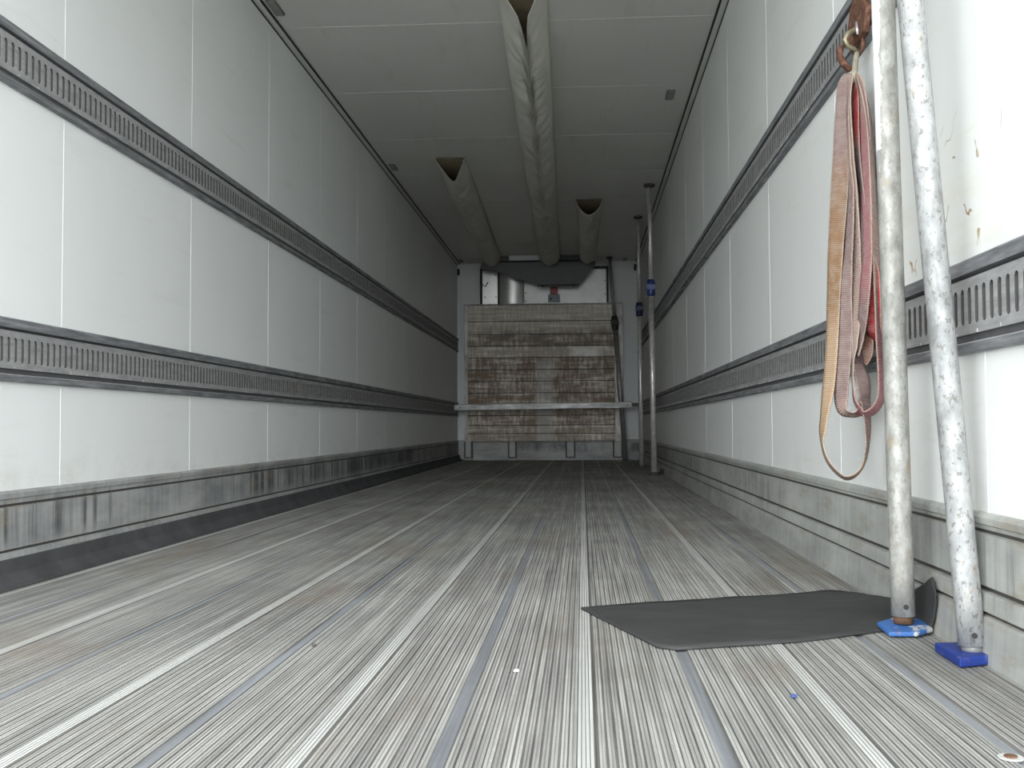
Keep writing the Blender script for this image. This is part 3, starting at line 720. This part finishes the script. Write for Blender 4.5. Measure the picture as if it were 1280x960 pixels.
web('webbing', [(1061, 94, 2.76, .012, 60, LPK), (1059, 140, 2.75, .040, 78, MAU), (1061, 200, 2.745, .045, 76, LPK), (1063, 245, 2.74, .046, 66, MAU), (1060, 313, 2.735, .046, 60, MAU), (1056, 359, 2.735, .046, 40, MAU),
                (1056, 405, 2.735, .046, 35, MAU), (1054, 450, 2.735, .046, 35, MAU), (1051.5, 490, 2.735, .045, 40, MAU), (1053, 510, 2.73, .045, 50, LPK), (1062, 517, 2.72, .045, 70, LPK), (1074, 515, 2.70, .045, 72, PNK),
                (1080, 500, 2.69, .045, 55, MAU), (1079, 478, 2.69, .045, 40, MAU), (1073, 455, 2.70, .045, 55, MAU)], t)
web('webbing', [(1064, 94, 2.75, .014, 60, LPK), (1061, 125, 2.74, .042, 78, LPK), (1064, 190, 2.73, .046, 75, LPK), (1068, 250, 2.73, .046, 68, LPK), (1070, 313, 2.725, .046, 60, LPK), (1070, 359, 2.72, .046, 55, LPK),
                (1068, 405, 2.715, .046, 55, LPK), (1067, 432, 2.71, .046, 66, LPK), (1066, 455, 2.70, .046, 84, LPK), (1066, 480, 2.69, .046, 86, LPK), (1069, 502, 2.68, .046, 82, PNK), (1080, 517, 2.665, .046, 72, PNK),
                (1093, 512, 2.65, .046, 66, PNK), (1102, 495, 2.645, .046, 66, PNK), (1102.5, 470, 2.645, .046, 66, PNK), (1100, 430, 2.65, .046, 68, PNK), (1098, 385, 2.66, .046, 70, MAU), (1095, 313, 2.67, .046, 68, LPK),
                (1091, 230, 2.68, .046, 74, LPK), (1087, 160, 2.70, .046, 74, MAU), (1080, 118, 2.73, .040, 74, LPK), (1072, 92, 2.76, .014, 60, MAU)], t)
web('webbing', [(1070, 92, 2.755, .014, 40, LPK), (1077, 112, 2.735, .032, 55, LPK), (1081, 170, 2.71, .046, 56, PNK), (1082.5, 240, 2.69, .046, 60, PNK), (1084, 313, 2.665, .046, 60, PNK), (1082, 350, 2.66, .046, 58, PNK),
                (1079, 390, 2.67, .046, 60, MAU), (1075, 420, 2.70, .046, 64, MAU), (1070, 445, 2.705, .046, 72, MAU)], t)
t = thing('red_strap', 'red webbing strap end bulging out between the pink loops', 'strap', hb+Vector((.008, -.02, 0)), 'webbing straps on the wall hook')
web('webbing', [(1068, 100, 2.765, .014, 60, RED), (1069.5, 125, 2.75, .030, 60, RED), (1070, 160, 2.74, .030, 60, RED), (1072, 200, 2.735, .042, 70, GRY), (1080, 260, 2.71, .046, 78, GRY), (1088, 315, 2.685, .046, 70, (.30, .08, .08)), (1091, 350, 2.675, .046, 42, RED),
                (1091, 385, 2.67, .046, 30, RED), (1092, 412, 2.675, .046, 34, RED), (1093, 426, 2.70, .046, 55, (.2, .02, .02))], t)
web('webbing', [(1084, 395, 2.72, .046, 60, (.28, .14, .10)), (1083, 420, 2.72, .046, 42, (.30, .155, .11)), (1081, 440, 2.72, .046, 30, (.30, .16, .12)), (1076, 452, 2.73, .046, 40, (.26, .14, .10))], t)

# ------------------------------------------------------------------ small things on the floor
t = thing('floor_bolt', 'recessed floor bolt at the rear edge near the right wall', 'bolt', (.572, 1.462, 0))
build('washer', MB().tube([(.572, 1.462, .0006), (.572, 1.462, .0025)], .0165, 24), M['strip'], t)
build('bolt_head', MB().tube([(.572, 1.462, .0026), (.572, 1.462, .0045)], .0085, 16), rust, t)
def chip(name, x, y, r, m_, label, cat, seed):
    random.seed(seed); bm = bmesh.new(); bmesh.ops.create_icosphere(bm, subdivisions=2, radius=r)
    for v in bm.verts: v.co *= 1+.5*noise.noise(v.co*180+Vector((seed, 0, 0))); v.co.z *= .5
    lo = min(v.co.z for v in bm.verts)
    for v in bm.verts: v.co.z -= lo-.0006
    me = bpy.data.meshes.new(name); bm.to_mesh(me); bm.free(); me.materials.append(m_)
    o = bpy.data.objects.new(name, me); C.objects.link(o); o.location = (x, y, 0); return tag(o, label, cat)
bc = plain('blue_chip', (.04, .07, .20), .5); wc = plain('white_chip', (.8, .8, .78), .6); dc = plain('dark_chip', (.06, .055, .05), .8)
chip('blue_chip', .345, 1.765, .006, bc, 'tiny dark blue chip on the floor right of the near bluish joint', 'debris', 1)
q = P(625, 837, 1); chip('white_chip', -.125, 1.925, .005, wc, 'tiny white crumb on the floor just right of a bluish joint', 'debris', 5)
chip('dark_chip', -.555, 2.13, .005, dc, 'tiny dark crumb on the floor left of centre', 'debris', 9)
